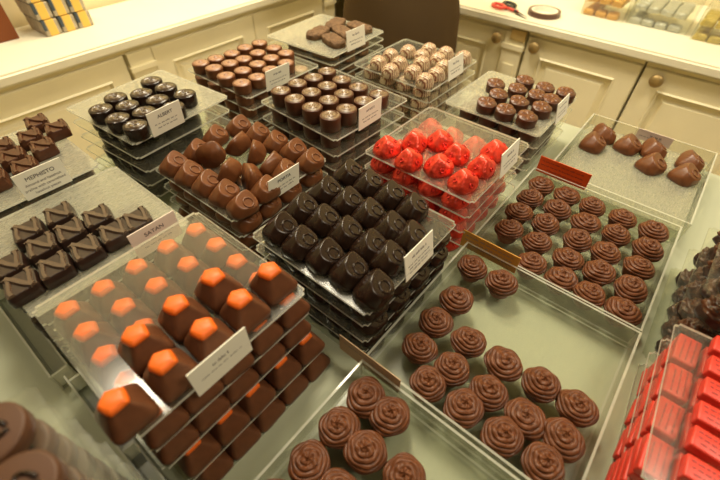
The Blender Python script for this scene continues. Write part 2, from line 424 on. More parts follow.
def panel_door(name, x0, x1, z0, z1, parent, frame=.075):
    """front faces -y at y=0"""
    bm = bmesh.new(); v, fs = box(bm, x0, x1, 0, .022, z0, z1)
    f = fs[2]; f.normal_update()
    bmesh.ops.bevel(bm, geom=list(f.edges), offset=.003, segments=1, affect='EDGES')
    bm.faces.ensure_lookup_table(); bm.normal_update()
    f = min((q for q in bm.faces), key=lambda q: q.calc_center_median().y - q.calc_area()*.001)
    def inset(f, th, dy):
        bmesh.ops.inset_region(bm, faces=[f], thickness=th)
        for vv in f.verts: vv.co.y += dy
    inset(f, frame, 0); inset(f, .006, -.005); inset(f, .008, .014); inset(f, .018, 0); inset(f, .012, -.006)
    return obj(name, mesh(name, bm, 'cream'), parent)
def knob(parent, x, z, m='antique'):
    o = obj('knob', lathe('knob', [(.006, 0), (.006, .010), (.017, .013), (.019, .018), (.016, .023), (.008, .026), (.002, .0265)], m, 20), parent, (x, .0, z), (PI/2, 0, 0)); return o
ZW = zh(.45)
def cabinet(label, loc, rz, xs, doors, pil, cat='cabinet'):
    e = empty('base_cabinet', loc, rz); tag(e, label, cat)
    x0, x1 = xs
    obj('carcass', boxmesh('carcass', (x0, x1, .024, .5 if rz else .24, .10, ZW-.032), 'cream'), e)
    obj('plinth', boxmesh('plinth', (x0, x1, .05, .45 if rz else .2, 0, .10), 'cream'), e)
    bm = bmesh.new(); box(bm, x0, x1, .004, .030, ZW-.046, ZW-.032); obj('frieze', mesh('frieze', bm, 'cream'), e)
    for (a, b, kx) in doors:
        d = panel_door('door', a+.001, b-.001, .12, ZW-.048, e)
        if kx is not None: knob(d, kx, ZW-.074)
    for (a, b, plate) in pil:
        bm = bmesh.new(); box(bm, a, b, -.006, .024, .10, ZW-.046); box(bm, a-.004, b+.004, -.012, .024, ZW-.10, ZW-.085); box(bm, a+.014, b-.014, -.010, .0, .2, ZW-.15)
        p = obj('pilaster', mesh('pilaster', bm, 'cream'), e)
        if plate: obj('keyhole_plate', boxmesh('keyhole_plate', (plate-.026, plate+.026, -.012, .004, ZW-.068, ZW-.034), 'brass', .003), e)['label'] = 'small brass plate under the worktop edge'
    return e
# left run (faces -y); local x = world x
cabinet('cream panelled cabinet behind the striped letter chocolates on the far side', (0, 1.32, 0), 0, (-.55, .512), [(-.55, -.02, None), (-.02, .508, None)], [])
cabinet('cream cabinet with a moulded pilaster behind the round dark chocolates', (0, 1.32, 0), 0, (.512, 1.0), [(.596, 1.0, None)], [(.516, .592, None)])
cabinet('narrow cream panelled cabinet in the corner, behind the chocolate slabs', (0, 1.32, 0), 0, (1.0, 1.44), [(1.0, 1.37, None)], [(1.375, 1.435, None)])
# right run (faces -x): local x = -world y
cabinet('cream cabinet with knob and small brass plate, beside the standing person', (1.47, 0, 0), -PI/2, (-1.29, -.480), [(-.91, -.552, -.575), (-1.28, -.99, None)], [(-.55, -.480, -.505), (-.985, -.915, None)])
cabinet('cream cabinet directly below the tape roll, round knob at its top left', (1.47, 0, 0), -PI/2, (-.474, -.1155), [(-.473, -.1160, -.44)], [])
cabinet('rightmost cream cabinet with round knob, below the silver and pale gold sweets', (1.47, 0, 0), -PI/2, (-.111, .75), [(-.1105, .28, -.066), (.28, .70, None)], [])
bm = bmesh.new(); box(bm, -.6, 1.445, 1.298, 1.63, ZW-.030, ZW); bmesh.ops.bevel(bm, geom=bm.edges[:], offset=.006, segments=3, affect='EDGES')
tag(obj('worktop', mesh('worktop', bm, 'worktop')), 'pale cream worktop bearing the brown box and yellow wrapped packs', 'worktop')
bm = bmesh.new(); box(bm, 1.446, 2.04, -.85, 1.63, ZW-.030, ZW); bmesh.ops.bevel(bm, geom=bm.edges[:], offset=.006, segments=3, affect='EDGES')
tag(obj('worktop', mesh('worktop', bm, 'worktop')), 'pale cream worktop carrying tape roll, scissors and foil sweet packs', 'worktop')

# ------------------------------------------------------------------ plates, stacks
TH = .003; S = .18
def plate_mesh(sx, sy, name='acrylic_plate', pm='plate', em='edge'):
    bm = bmesh.new(); v, fs = box(bm, -sx/2, sx/2, -sy/2, sy/2, 0, TH)
    for i in (0, 1, 2, 3): fs[i].material_index = 1
    ve = [e for e in bm.edges if abs(e.verts[0].co.z - e.verts[1].co.z) > .001]
    bmesh.ops.bevel(bm, geom=ve, offset=.004, segments=3, affect='EDGES')
    for f in bm.faces:
        if abs(f.normal.z) < .5: f.material_index = 1
    bm.normal_update()
    for f in bm.faces: f.material_index = 0 if abs(f.normal.z) > .5 else 1
    return mesh(name, bm, [pm, em])
PM = plate_mesh(S, S); PF = plate_mesh(S, S, pm='frost'); PT = plate_mesh(S, S, pm='thin', em='thin')
def cluster_rows(pts, gx):
    rows = {}
    for p in pts: rows.setdefault(min(range(len(gx)), key=lambda i: abs(gx[i]-p[0])), []).append(p)
    return {k: sorted(v, key=lambda p: -p[1]) for k, v in rows.items()}
def rowname(i, n): return 'nearest row' if i == 0 else 'farthest row' if i == n-1 else ORD[i] + ' row'
def stack(key, what, where, cx, cyy, rot, h, nl, gx, gy, top, hc, full=(), shift=None, rzj=.10, only=None, sink=0):
    """nl plates below the top one; gx/gy local grid for the lower plates; top = world xy list for the top plate"""
    sp = (.4485-h)/nl; nr = len(gx)
    for L in range(nl+1):
        z = zh(h) - L*sp
        dx, dy, dr = (0, 0, 0) if L == 0 else (rnd.uniform(-.003, .003), rnd.uniform(-.003, .003), rnd.uniform(-.015, .015))
        if shift and L in shift: dx += shift[L][0]; dy += shift[L][1]
        px, py, pr = cx+dx, cyy+dy, rot+dr
        pos = 'top plate' if L == 0 else ('bottom plate' if L == nl else ORD[L] + ' plate')
        o = obj('acrylic_plate', PF if L == 0 and key in ('albert', 'fan', 'N', 'M') else PM, None, (px, py, z-TH), (0, 0, pr))
        tag(o, 'clear square acrylic plate, %s of %s' % (('topmost' if L == 0 else 'lowest' if L == nl else ORD[L] + ' from top'), where), 'plate', 'acrylic plates in ' + where)
        if L == 0:
            rows = cluster_rows(top, [cx + g for g in gx])
        else:
            rows = {}
            for i, g in enumerate(gx):
                for j, q in enumerate(gy):
                    if L in full or i <= 1 or j >= len(gy)-2:
                        if only and not only(L, i, j): continue
                        c, s = math.cos(pr), math.sin(pr); a, b = g+rnd.uniform(-.0008, .0008), q+rnd.uniform(-.0008, .0008)
                        rows.setdefault(i, []).append((px+c*a-s*b, py+s*a+c*b))
        for i, rw in rows.items():
            for j, p in enumerate(rw):
                k = key if isinstance(key, str) else key[0 if L == 0 else 1]
                choc(k, p[0], p[1], z, rot + rnd.uniform(-rzj, rzj), '%s, %s from left, %s, %s of %s' % (what, ORD[j], rowname(i, nr), pos, where), what + 's on ' + pos + ' of ' + where)
ctr = lambda pts, cx: pts
albert = [(0.193,0.661),(0.196,0.617),(0.202,0.579),(0.226,0.68),(0.225,0.642),(0.231,0.605),(0.26,0.662),(0.265,0.624),(0.268,0.586),(0.294,0.69),(0.297,0.652),(0.303,0.608)]
noir = [(0.418,0.509),(0.413,0.471),(0.412,0.431),(0.411,0.392),(0.455,0.508),(0.447,0.467),(0.446,0.427),(0.443,0.387),(0.489,0.502),(0.481,0.463),(0.478,0.423),(0.481,0.383),(0.523,0.502),(0.515,0.46),(0.512,0.42),(0.515,0.379)]
pale = [(0.408,0.719),(0.411,0.683),(0.405,0.64),(0.405,0.596),(0.44,0.716),(0.443,0.678),(0.439,0.635),(0.438,0.594),(0.475,0.712),(0.473,0.674),(0.475,0.636),(0.475,0.599),(0.511,0.716),(0.51,0.676),(0.511,0.638),(0.514,0.600),(0.546,0.713),(0.548,0.671),(0.546,0.634)]
ball = [(0.645,0.479),(0.631,0.440),(0.655,0.404),(0.640,0.368),(0.676,0.366),(0.699,0.414),(0.729,0.467),(0.670,0.447),(0.689,0.482),(0.735,0.400),(0.712,0.372),(0.772,0.404),(0.777,0.366),(0.765,0.440),(0.727,0.433)]
fan = [(0.739,0.272),(0.789,0.236),(0.786,0.195),(0.791,0.158),(0.703,0.249),(0.747,0.232),(0.747,0.194),(0.748,0.167),(0.660,0.250),(0.703,0.209),(0.708,0.170),(0.659,0.214),(0.662,0.176)]
porta = [(0.209,0.518),(0.21,0.481),(0.213,0.444),(0.215,0.408),(0.216,0.372),(0.256,0.374),(0.3,0.381),(0.344,0.374),(0.347,0.412),(0.343,0.449),(0.341,0.489),(0.337,0.53),(0.293,0.533),(0.250,0.520)]
center = [(0.21,0.291),(0.208,0.256),(0.212,0.221),(0.213,0.186),(0.211,0.150),(0.251,0.297),(0.252,0.262),(0.254,0.227),(0.255,0.192),(0.254,0.164),(0.296,0.298),(0.297,0.262),(0.297,0.227),(0.295,0.192),(0.297,0.164),(0.344,0.3),(0.343,0.264),(0.342,0.228),(0.341,0.191)]
red = [(0.422,0.291),(0.417,0.249),(0.432,0.209),(0.424,0.166),(0.459,0.268),(0.487,0.241),(0.473,0.205),(0.470,0.163),(0.516,0.166)]
orange = [(0.137,0.216),(0.099,0.249),(0.098,0.211),(0.059,0.248),(0.060,0.210),(0.021,0.247),(0.022,0.209),(-0.006,0.220)]
orange = [(0.137,0.216),(0.099,0.250),(0.099,0.212),(0.060,0.249),(0.061,0.211),(0.022,0.248),(0.023,0.210),(-0.0055,0.282)]
orange = orange[:-1] + [(-.0165,.2095)]
nl_ = [(0.017,0.501),(0.052,0.503),(0.079,0.464),(0.107,0.424),(0.017,0.464),(0.048,0.464),(0.079,0.425),(-0.018,0.461),(0.013,0.423),(0.046,0.423),(-0.019,0.425)]
ml = [(0.122,0.735),(0.134,0.695),(0.099,0.700),(0.100,0.660),(0.063,0.665),(0.064,0.628),(0.062,0.703),(0.027,0.628)]
G4 = [-.052, -.017, .018, .053]
stack('albert', 'dark round chocolate', 'the ALBERT stack', .266, .662, math.radians(5), .327, 5, [-.066, -.034, .002, .036], [.03, -.006, -.043], albert, .0203)
stack('noir', 'bronze swirl-topped chocolate', 'the bronze-topped stack', .483, .449, math.radians(-2.5), .336, 4, [-.068, -.034, .002, .034], [.06, .02, -.02, -.058], noir, .0245)
stack('pale', 'lit-top domed chocolate', 'the lit-top domed stack', .484, .661, math.radians(.5), .339, 5, [-.077, -.044, -.009, .027, .063], [.056, .018, -.021, -.062], pale, .0185)
stack('ball', 'white-drizzled chocolate', 'the drizzled stack', .715, .437, 0, .340, 5, [-.068, -.032, .004, .04, .07], [.06, .02, -.02, -.06], ball, .0215*.8)
stack('fan', 'fan-topped chocolate', 'the fan-topped stack', .730, .232, 0, .358, 4, [-.066, -.027, .016, .059], [.05, .012, -.026, -.062], fan, .0186, rzj=.2)
stack('milk', 'milk ringed dome', 'the PORTA stack', .281, .454, math.radians(1), .361, 3, [-.066, -.028, .014, .060], [.066, .03, -.006, -.042, -.074], porta, .025, full=(), rzj=.25)
for i, (x, y, rz, tx, ty, z) in enumerate([(0.243,0.442,.6,2.0,.3,.016),(0.251,0.405,1.2,1.9,.2,.016),(0.292,0.410,.2,2.1,-.2,.016),(0.295,0.449,.9,2.0,.3,.016),(0.297,0.490,.4,2.2,.1,.016),(0.250,0.482,2.4,1.9,.5,.018)]):
    choc('milk', x, y, zh(.361)+z, rz, 'milk dome tipped on its side amid the PORTA pile, %s' % ['near line, second from left', 'near line, third from left', 'far line, third from left', 'far line, second from left', 'far line, first from left', 'near line, first from left'][i], 'tipped chocolates in the PORTA pile', tilt=(tx, ty))
stack(('dark', 'darklow'), 'dark ringed dome', 'the centre stack', .275, .2275, 0, .349, 4, [-.065, -.022, .022, .067], [.066, .03, -.005, -.04, -.075], center, .0212)
stack('red', 'red foil chocolate', 'the red foil stack', .490, .227, 0, .340, 4, [-.068, -.026, .016, .060], [.066, .024, -.018, -.060], red, .0235, full=(1,), rzj=.6)
stack('orange', 'orange-capped chocolate', 'the orange-capped stack', .065, .279, 0, .319, 4, [-.069, -.0345, 0, .0365, .0725][:5], [.071, .034, -.002, -.038, -.073], orange, .0288, full=(1,), rzj=.05, shift={3: (.006, -.016), 4: (.008, -.018)})
stack('N', 'dark letter N chocolate', 'the SATAN stack', .060, .477, 0, .345, 5, [-.076, -.044, -.012, .020, .052], [.062, .024, -.014, -.052], nl_, .0172, rzj=.03)
stack('M', 'milky letter N chocolate', 'the MEPHISTO stack', .046, .667, 0, .340, 5, [-.07, -.030, .004, .038, .071], [.07, .03, -.006, -.04], ml, .0172, rzj=.06)
# slabs on the far stack
hs = .321
for L in range(8):
    z = zh(hs) - L*.0159
    tag(obj('acrylic_plate', PF if L == 0 else PM, None, (.671+(0 if L == 0 else rnd.uniform(-.002, .002)), .642+(0 if L == 0 else rnd.uniform(-.002, .002)), z-TH), (0, 0, math.radians(3))), 'clear square acrylic plate, %s of the chocolate slab stack' % ('topmost' if L == 0 else ORD[L] + ' from top' if L < 7 else 'lowest'), 'plate', 'acrylic plates in the slab stack')
    lst = [(.640, .592, 1.25), (.686, .606, 1.2), (.650, .645, .2), (.713, .652, .3), (.732, .600, 1.5)] if L == 0 else [(.612, .66, 1.57), (.612, .59, 1.57), (.655, .585, 1.57), (.70, .585, 1.57)]
    for j, (x, y, rz) in enumerate(lst if L < 7 else []):
        choc('slab', x, y, z, rz, 'long dark chocolate slab, %s of those on %s of the slab stack' % (ORD[j], 'top plate' if L == 0 else ORD[L] + ' plate'), 'chocolate slabs')

# ------------------------------------------------------------------ name cards
def strokes(bm, x0, x1, z, hgt, seed, y=-.0007):
    rr = random.Random(seed); x = x0
    while x < x1-.001:
        wl = rr.uniform(.003, .008); e = min(x+wl, x1)
        while x < e:
            l = rr.uniform(.0004, .0011); k = rr.choice((0, 0, .4, -.3))
            box(bm, x, min(x+l, e), y, y+.0002, z + (hgt*.3*k if k < 0 else 0), z+hgt*(.75+max(0, k))); x += l + .0004
        x += .0012
def card(label, loc, rot, wd, ht, m, title=None, lines=(), tsize=.0075, ink='ink', n_title=0, cat='card'):
    e = empty('name_card', loc); e.rotation_euler = rot; tag(e, label, cat)
    bm = bmesh.new(); box(bm, -wd/2, wd/2, -.0006, .0004, 0, ht); obj('paper', mesh('paper', bm, m), e)
    def text(body, size, z, mm):
        c = bpy.data.curves.new('lettering', 'FONT'); c.body = body; c.size = size; c.align_x = 'CENTER'; c.extrude = .0001; c.materials.append(M[mm])
        tmp = bpy.data.objects.new('lettering', c); C.objects.link(tmp); bpy.context.view_layer.update()
        me = bpy.data.meshes.new_from_object(tmp.evaluated_get(bpy.context.evaluated_depsgraph_get())); bpy.data.objects.remove(tmp)
        obj('lettering', me, e, (0, -.0008, z), (PI/2, 0, 0))
    if title: text(title, tsize, ht*.66, ink)
    for i, ln in enumerate(lines):
        if isinstance(ln, str): text(ln, .0050, ht*(.46-.17*i), 'greyink')
    st = [l for l in lines if not isinstance(l, str)]
    if st:
        bm = bmesh.new()
        for i, (a, b, zf, hf) in enumerate(st): strokes(bm, a*wd, b*wd, zf*ht, hf, sum(map(ord, label))+i)
        obj('small_print', mesh('small_print', bm, 'print' if ink == 'print' else 'greyink'), e)
    return e
two = [(-.36, .36, .42, .0019), (-.30, .30, .26, .0019)]
ttl = [(-.18, .18, .68, .0036)]
def edge_card(label, x, y, h, lean, **k):
    return card(label, (x, y, zh(h)), (-lean, 0, k.pop('rz', 0)), .056, .037, **k)
edge_card('white card lettered ALBERT on the edge of the dark round chocolates', .243, .5575+.0095, .3300, -.05, m='paper', title='ALBERT', lines=two, rz=math.radians(5))
edge_card('white card on the edge of the bronze swirl-topped plate', .465, .3575, .3395, .0, m='paper', lines=ttl+two)
edge_card('white card on the edge of the pale domed chocolate plate', .463, .569, .3425, -.10, m='paper', lines=ttl+two)  # pale here means the light painted into the dome tops
edge_card('white card standing in front of the chocolate slabs', .658, .546, .3240, .1, m='paper', lines=ttl+two)
edge_card('white card on the edge of the white-drizzled chocolate plate', .716, .3455, .3440, .2, m='paper', lines=ttl+two)
edge_card('white card on the edge of the fan-topped chocolate plate', .740, .1405, .3690, .2, m='paper', lines=[(-.3, .3, .7, .0022)]+two)
edge_card('white card in front of the red foil chocolates', .502, .1355, .3445, .18, m='paper', lines=ttl+two)
edge_card('white card lettered PORTA on the edge of the milk dome pile', .280, .3620, .3660, -.12, m='paper', title='PORTA', lines=two)
edge_card('white card on the edge of the dark ringed dome plate', .281, .1365, .3590, .18, m='paper', lines=[(-.25, .25, .68, .0034), (-.40, .40, .46, .0019), (-.36, .36, .32, .0019), (-.36, .30, .18, .0019)])
edge_card('white card on the edge of the orange-capped chocolate plate', .055, .1880, .3315, .0, m='paper', lines=[(-.14, .14, .62, .0032), (-.36, .36, .44, .0014)])
edge_card('pinkish translucent card lettered SATAN beside dark letter chocolates', .108, .3855, .3525, .0, m='pinkpaper', title='SATAN', lines=two)
edge_card('white card lettered MEPHISTO in front of the milky letter chocolates', .068, .5755, .3440, .0, m='paper', title='MEPHISTO', lines=['Almond and hazelnut', 'praline with caramelised', 'hazelnut pieces'])
def bin_card(label, x, y, h, m, wd=.083, ht=.030, lines=(), ink='ink', title=None):
    return card(label, (x, y, zh(h)), (0, 0, -PI/2), wd, ht, m, lines=lines, ink=ink, title=title, tsize=.006)
L3 = [(-.44, .40, .74, .0020), (-.44, .40, .50, .0020), (-.30, .42, .27, .0020)]
bin_card('tan card along the bin wall nearest the orange-capped chocolates', .1725, .1235, .426, 'tan', lines=[(-.42, .40, .66, .0016), (0, .40, .45, .0016)])
bin_card('ochre yellow card along the middle bin wall by the red foil stack', .4040, .099, .422, 'yellowcard', lines=L3)
bin_card('orange-red card along the rear bin wall behind the rosettes', .6380, .086, .417, 'orangecard', ink='print', lines=L3)
bin_card('pale pink card standing at the back of the large milk dome tray', .8700, -.004, .4205, 'pinkpaper', wd=.060, ht=.020, lines=[(-.12, .22, .5, .0040), (-.4, -.1, .35, .0016)])

# ------------------------------------------------------------------ clear bins of rosettes
def clear_bin(label, x0, x1, y0, y1, htop, base=.0095):
    e = empty('clear_bin', ((x0+x1)/2, (y0+y1)/2, ZT)); tag(e, label, 'bin'); sx, sy_ = (x1-x0)/2, (y1-y0)/2; hz = zh(htop)-ZT; t_ = .0025
    def part(name, d):
        bm = bmesh.new(); box(bm, *d); bm.normal_update()
        for f in bm.faces:
            if f.calc_area() < .0012 and name != 'base': f.material_index = 1
        obj(name, mesh(name, bm, ['clear', 'rim']), e)
    part('base', (-sx, sx, -sy_, sy_, .0003, base))
    for d in ((-sx, -sx+t_, -sy_, sy_, base, hz), (sx-t_, sx, -sy_, sy_, base, hz), (-sx+t_, sx-t_, -sy_, -sy_+t_, base, hz), (-sx+t_, sx-t_, sy_-t_, sy_, base, hz)): part('side_wall', d)
    return e
clear_bin('clear acrylic bin of rosettes nearest the orange-capped stack', -.040, .1705, -.096, .131, .408)
clear_bin('clear acrylic bin of rosettes between tan card and ochre card', .1745, .4025, -.096, .131, .408)
clear_bin('clear acrylic bin of rosettes in front of the orange-red card', .4065, .6345, -.096, .131, .410)
e = clear_bin('clear shallow tray of large milk domes at the far end', .6405, .880, -.104, .112, .405)
bm = bmesh.new(); box(bm, -.116, .116, -.104, .104, zh(.4255)-TH-ZT, zh(.4255)-ZT); obj('raised_floor', mesh('raised_floor', bm, ['frost']), e)
b1 = [(0.150,0.116),(0.147,0.074),(0.105,0.115),(0.062,0.112),(0.104,0.072),(0.060,0.070),(0.109,0.030),(.062,.027),(.018,.068),(.018,.110)]
b2 = [(0.314,0.096),(0.27,0.097),(0.227,0.094),(0.193,0.120),(0.197,0.055),(0.271,0.052),(0.229,0.050),(0.272,0.010),(0.230,0.008),(0.197,0.012),(0.275,-0.031),(0.231,-0.034),(0.197,-0.071),(0.276,-0.073),(0.238,-0.076),(0.378,0.106),(0.379,0.062)]
b2 = [(0.314,0.096),(0.271,0.098),(0.228,0.094),(0.1985,0.062),(0.271,0.055),(0.2285,0.0510),(0.272,0.012),(0.2300,0.0085),(0.1985,.0195),(0.275,-0.031),(0.232,-0.034),(0.1985,-0.0225),(0.276,-0.0715),(0.235,-0.0755),(0.1985,-0.0645),(0.378,0.106),(0.379,0.062)]
b3 = [(x + dx, y) for x, ys in ((.6085, (.1050, .063, .021, -.023, -.068)), (.5645, (.1045, .061, .018, -.026, -.069)), (.5200, (.1050, .062, .015, -.025, -.068)), (.4755, (.0985, .056, .012, -.029, -.0705)), (.4312, (.0470, .005, -.031, -.0705))) for y, dx in zip(ys, (0, .001, -.001, .0008, 0))]
for bi, (lst, gx, nm) in enumerate(((b1, [.018, .062, .105, .148], 'bin by the orange-capped stack'), (b2, [.195, .23, .272, .314, .378], 'bin between tan and ochre cards'), (b3, [.4312, .4755, .52, .5645, .6085], 'bin before the orange-red card'))):
    xa, xb = ((-.015, .1450), (.1998, .3760), (.4310, .6095))[bi]
    lst = [(min(max(x, xa), xb), min(max(y, -.0705), .1055)) for x, y in lst]
    rows = cluster_rows(lst, gx)
    for i, rw in rows.items():
        for j, (x, y) in enumerate(rw):
            choc('ros%d' % rnd.randrange(3), x, y, ZT+.0113, rnd.uniform(0, 6.28), 'piped rosette chocolate, %s from left, %s, %s' % (ORD[j], rowname(i, len(gx)), nm), 'rosettes in the ' + nm, tilt=(rnd.uniform(-.06, .06), rnd.uniform(-.06, .06)))
hz_ = [(0.835,0.073),(0.790,0.079),(0.826,0.027),(0.840,-0.014),(0.788,-0.022),(0.840,-0.074),(0.792,-0.074)]
lb = ['far row, behind the leftmost one', 'near row, leftmost', 'far row, second from left', 'far row, against the pink card', 'near row, before the pink card', 'far row, behind the rightmost one', 'near row, rightmost']
for (x, y), l in zip(hz_, lb): choc('hazel', x, y, zh(.4252), rnd.uniform(-.5, .5), 'large milk dome in the shallow tray, ' + l, 'large milk domes')

# ------------------------------------------------------------------ stacks on the right edge
for L in range(4):
    z = zh(.356) - L*.0305
    tag(obj('acrylic_plate', PM, None, (.304+.003*L, -.2025-.002*L, z-TH), (0, 0, math.radians(3.4))), 'frosted acrylic plate, %s of the red-wrapped square stack' % ('topmost' if L == 0 else ORD[L] + ' from top' if L < 3 else 'lowest'), 'plate', 'plates of red squares')
    if L == 0:
        for i in range(6):
            for j in range(2): choc('nap', .238 + i*.0275, -.156 - j*.0395, z, PI/2 + rnd.uniform(-.04, .04), 'red-wrapped square lying crosswise, %s from near end, %s column, top plate' % (ORD[i], ORD[j]), 'red-wrapped squares')
        continue
    for i in range(4):
        for j in range(2):
            for q in (0, 1):
                choc('nap', .240 + i*.0425, -.124 - .002*L - j*.0245, z+q*.0116, rnd.uniform(-.06, .06), 'red-wrapped square, %s from near end, %s column, %s plate, %s piece' % (ORD[i], ORD[j], ORD[L], 'upper' if q else 'lower'), 'red-wrapped squares')
for L in range(4):
    z = zh(.325) - L*.0405
    tag(obj('acrylic_plate', PT, None, (.500, -.2045 + (.003 if L else 0), z-TH), (0, 0, math.radians(-2+L))), 'frosted acrylic plate, %s of the rough nut chocolate stack' % ('topmost' if L == 0 else ORD[L] + ' from top' if L < 3 else 'lowest'), 'plate', 'plates of nut chocolates')
    for i in range(5):
        for j in range(2):
            choc('rocher', .430 + i*.034, -.137 - j*.036 + rnd.uniform(-.003, .003), z, rnd.uniform(0, 6), 'rough nut chocolate, %s from near end, %s column, %s plate' % (ORD[i], ORD[j], 'top' if not L else ORD[L]), 'rough nut chocolates')
# disc stack, lower left
for L in range(8):
    z = zh(.262) - L*.0266
    tag(obj('acrylic_plate', PT, None, (-.1320 - .002*(L % 2), .150, z-TH), (0, 0, math.radians(1))), 'clear acrylic plate, %s of the round letter chocolate stack' % ('topmost' if L == 0 else ORD[L] + ' from top' if L < 7 else 'lowest'), 'plate', 'plates of round letter chocolates')
    for j in range(4):
        for i in range(2):
            if L < 7: choc('disc', -.072 - .044*i, .2165 - .0428*j, z, .2 + rnd.uniform(-.1, .1), 'round chocolate with swirled letter, %s from far end, %s, %s plate' % (ORD[j], 'outer column' if i == 0 else 'inner column', 'top' if not L else ORD[L]), 'round letter chocolates')
# clear rails between the stacks
def rail(label, x0, x1, y0, y1, hgt):
    bm = bmesh.new()
    for a in (x0, x1-.002): box(bm, a, a+.002, y0, y1, 0, hgt)
    box(bm, x0+.002, x1-.002, y0, y1, 0, .002)
    for y in (y0+.004, (y0+y1)/2, y1-.006): box(bm, x0+.002, x1-.002, y, y+.003, .002, hgt*.8)
    bm.normal_update()
    for f in bm.faces:
        if f.calc_area() < .0012: f.material_index = 1
    tag(obj('acrylic_rail', mesh('acrylic_rail', bm, ['clear', 'rim']), None, (0, 0, ZT)), label, 'rail')
rail('clear acrylic rail between round letter chocolates and orange-capped stack', -.046, -.031, .135, .368, .030)
rail('clear acrylic rail beside the dark letter chocolates, far end of counter', -.056, -.036, .378, .75, .030)

# ------------------------------------------------------------------ things on the far worktops
e = empty('cardboard_box', (.10, 1.572, ZW)); tag(e, 'reddish brown box on the far worktop beside yellow packs', 'box')
obj('body', boxmesh('body', (-.22, .232, -.045, .045, 0, .20), 'leather', .003), e); obj('lid', boxmesh('lid', (-.224, .236, -.049, .049, .20, .235), 'leather', .003), e)
def bar_pack():
    e = empty('wrapped_chocolate_pack')
    obj('contents', boxmesh('contents', (-.022, .022, -.055, .055, .001, .042), 'grey', .004), e)
    obj('sleeve', boxmesh('sleeve', (-.012, .0125, -.0557, .0557, .0004, .0428), 'yellow', .003), e)['label'] = 'yellow paper sleeve'
    obj('band', boxmesh('band', (-.0215, -.013, -.0562, .0562, .016, .0432), 'navy', .001), e)['label'] = 'dark blue band'
    return e
bp = bar_pack(); first = True
for L in range(3):
    for i in range(3):
        o = bp if first else dup(bp, (0, 0, 0), (0, 0, 0)); first = False
        o.location = (.407 + i*.0462 - .004*L, 1.530, ZW + L*.0436); o.rotation_euler = (0, 0, .02)
        tag(o, 'grey chocolate pack in yellow sleeve, %s from the brown box, %s layer' % (ORD[i], ['bottom', 'middle', 'top'][L]), 'pack', 'yellow sleeved packs')
def candy(m, rx=.0185):
    def fn(q): return q*(1 + .10*noise.noise(q*90) + .05*noise.noise(q*240))
    bm = superdome(.0180, .0180, .0175, .45, .45, fn=fn, nu=20, nv=8)
    rb = [v.co.copy() for v in bm.verts]
    return mesh('foil_sweet', bm, m, False)
for nm, m, ya, yb, x0 in (('gold', 'gold', .380, .246, 1.640), ('silver', 'silver', .238, .066, 1.652), ('pale gold', 'goldgreen', .050, -.120, 1.628)):
    e = empty('sweet_packet', (x0 + .075, (ya+yb)/2, ZW)); tag(e, 'clear packet holding %s foil-wrapped sweets on the far worktop' % nm, 'packet')
    hw = (ya-yb)/2; bm = bmesh.new(); box(bm, -.076, .076, -hw, hw, .0002, .083)
    bmesh.ops.delete(bm, geom=[f for f in bm.faces if f.calc_center_median().z < .01], context='FACES'); bmesh.ops.solidify(bm, geom=bm.faces[:], thickness=.0006)
    obj('film', mesh('film', bm, ['film']), e)
    n = int((ya-yb-.004)/.0375); me = candy(m)
    for L in range(2):
        for d in range(4):
            for i in range(n):
                if L == 0 and d > 0 and i > 0: continue
                o = obj('foil_sweet', me, None, (x0+.021+d*.0365, ya-.004-.0185-i*.0375 - rnd.uniform(0, .001), ZW+.0008+L*.0385), (rnd.uniform(-.08, .08), rnd.uniform(-.08, .08), rnd.choice((0, PI/2, PI)) + rnd.uniform(-.1, .1)))
                tag(o, '%s foil sweet in packet, %s from left, %s row back, %s layer' % (nm, ORD[i], ORD[d], 'lower' if L == 0 else 'upper'), 'sweet', nm + ' foil sweets')
# tape roll and scissors
e = empty('tape_roll', (1.545, .470, ZW), 0); tag(e, 'brown roll of tape lying flat on the worktop beside scissors', 'tape')
def ringmesh(name, r0, r1, hgt, m):
    bm = bmesh.new(); n = 40; rings = []
    for r, z in ((r0, 0), (r1, 0), (r1, hgt), (r0, hgt), (r0, 0)): rings.append([bm.verts.new((r*math.cos(2*PI*i/n), r*math.sin(2*PI*i/n), z)) for i in range(n)])
    for a, b in zip(rings, rings[1:]):
        for i in range(n): bm.faces.new((a[i], a[(i+1) % n], b[(i+1) % n], b[i]))
    bmesh.ops.remove_doubles(bm, verts=bm.verts, dist=1e-6); return mesh(name, bm, m, False)
obj('tape', ringmesh('tape', .042, .052, .015, 'tape'), e); obj('core', ringmesh('core', .038, .0419, .0148, 'paper'), e)
e = empty('scissors', (1.497, .552, ZW+.001), math.radians(60)); tag(e, 'scissors with red and black handles lying beside the tape roll', 'scissors')
for s, m in ((1, 'redplastic'), (-1, 'black')):
    bm = bmesh.new(); v = [bm.verts.new(p) for p in ((-.015, -.006*s, .003+.003*s), (-.015, .006*s, .003+.003*s), (-.035, .005*s, .003+.003*s), (-.075, .0, .003+.003*s))]
    f = bm.faces.new(v); r = bmesh.ops.solidify(bm, geom=[f], thickness=.002); obj('blade', mesh('blade', bm, 'steel'), e)
    bm = bmesh.new(); cx, cyv = .062, .022*s
    tube(bm, [(-.014, -.003*s, .006), (.02, .004*s, .006), (.036, .010*s, .006)], .0045, 8)
    tube(bm, [(cx + .027*math.cos(2*PI*i/24), cyv + .017*math.sin(2*PI*i/24), .006) for i in range(24)], .0050, 8, True)
    obj('handle', mesh('handle', bm, m, True), e)['label'] = ('red' if s > 0 else 'black') + ' plastic handle'

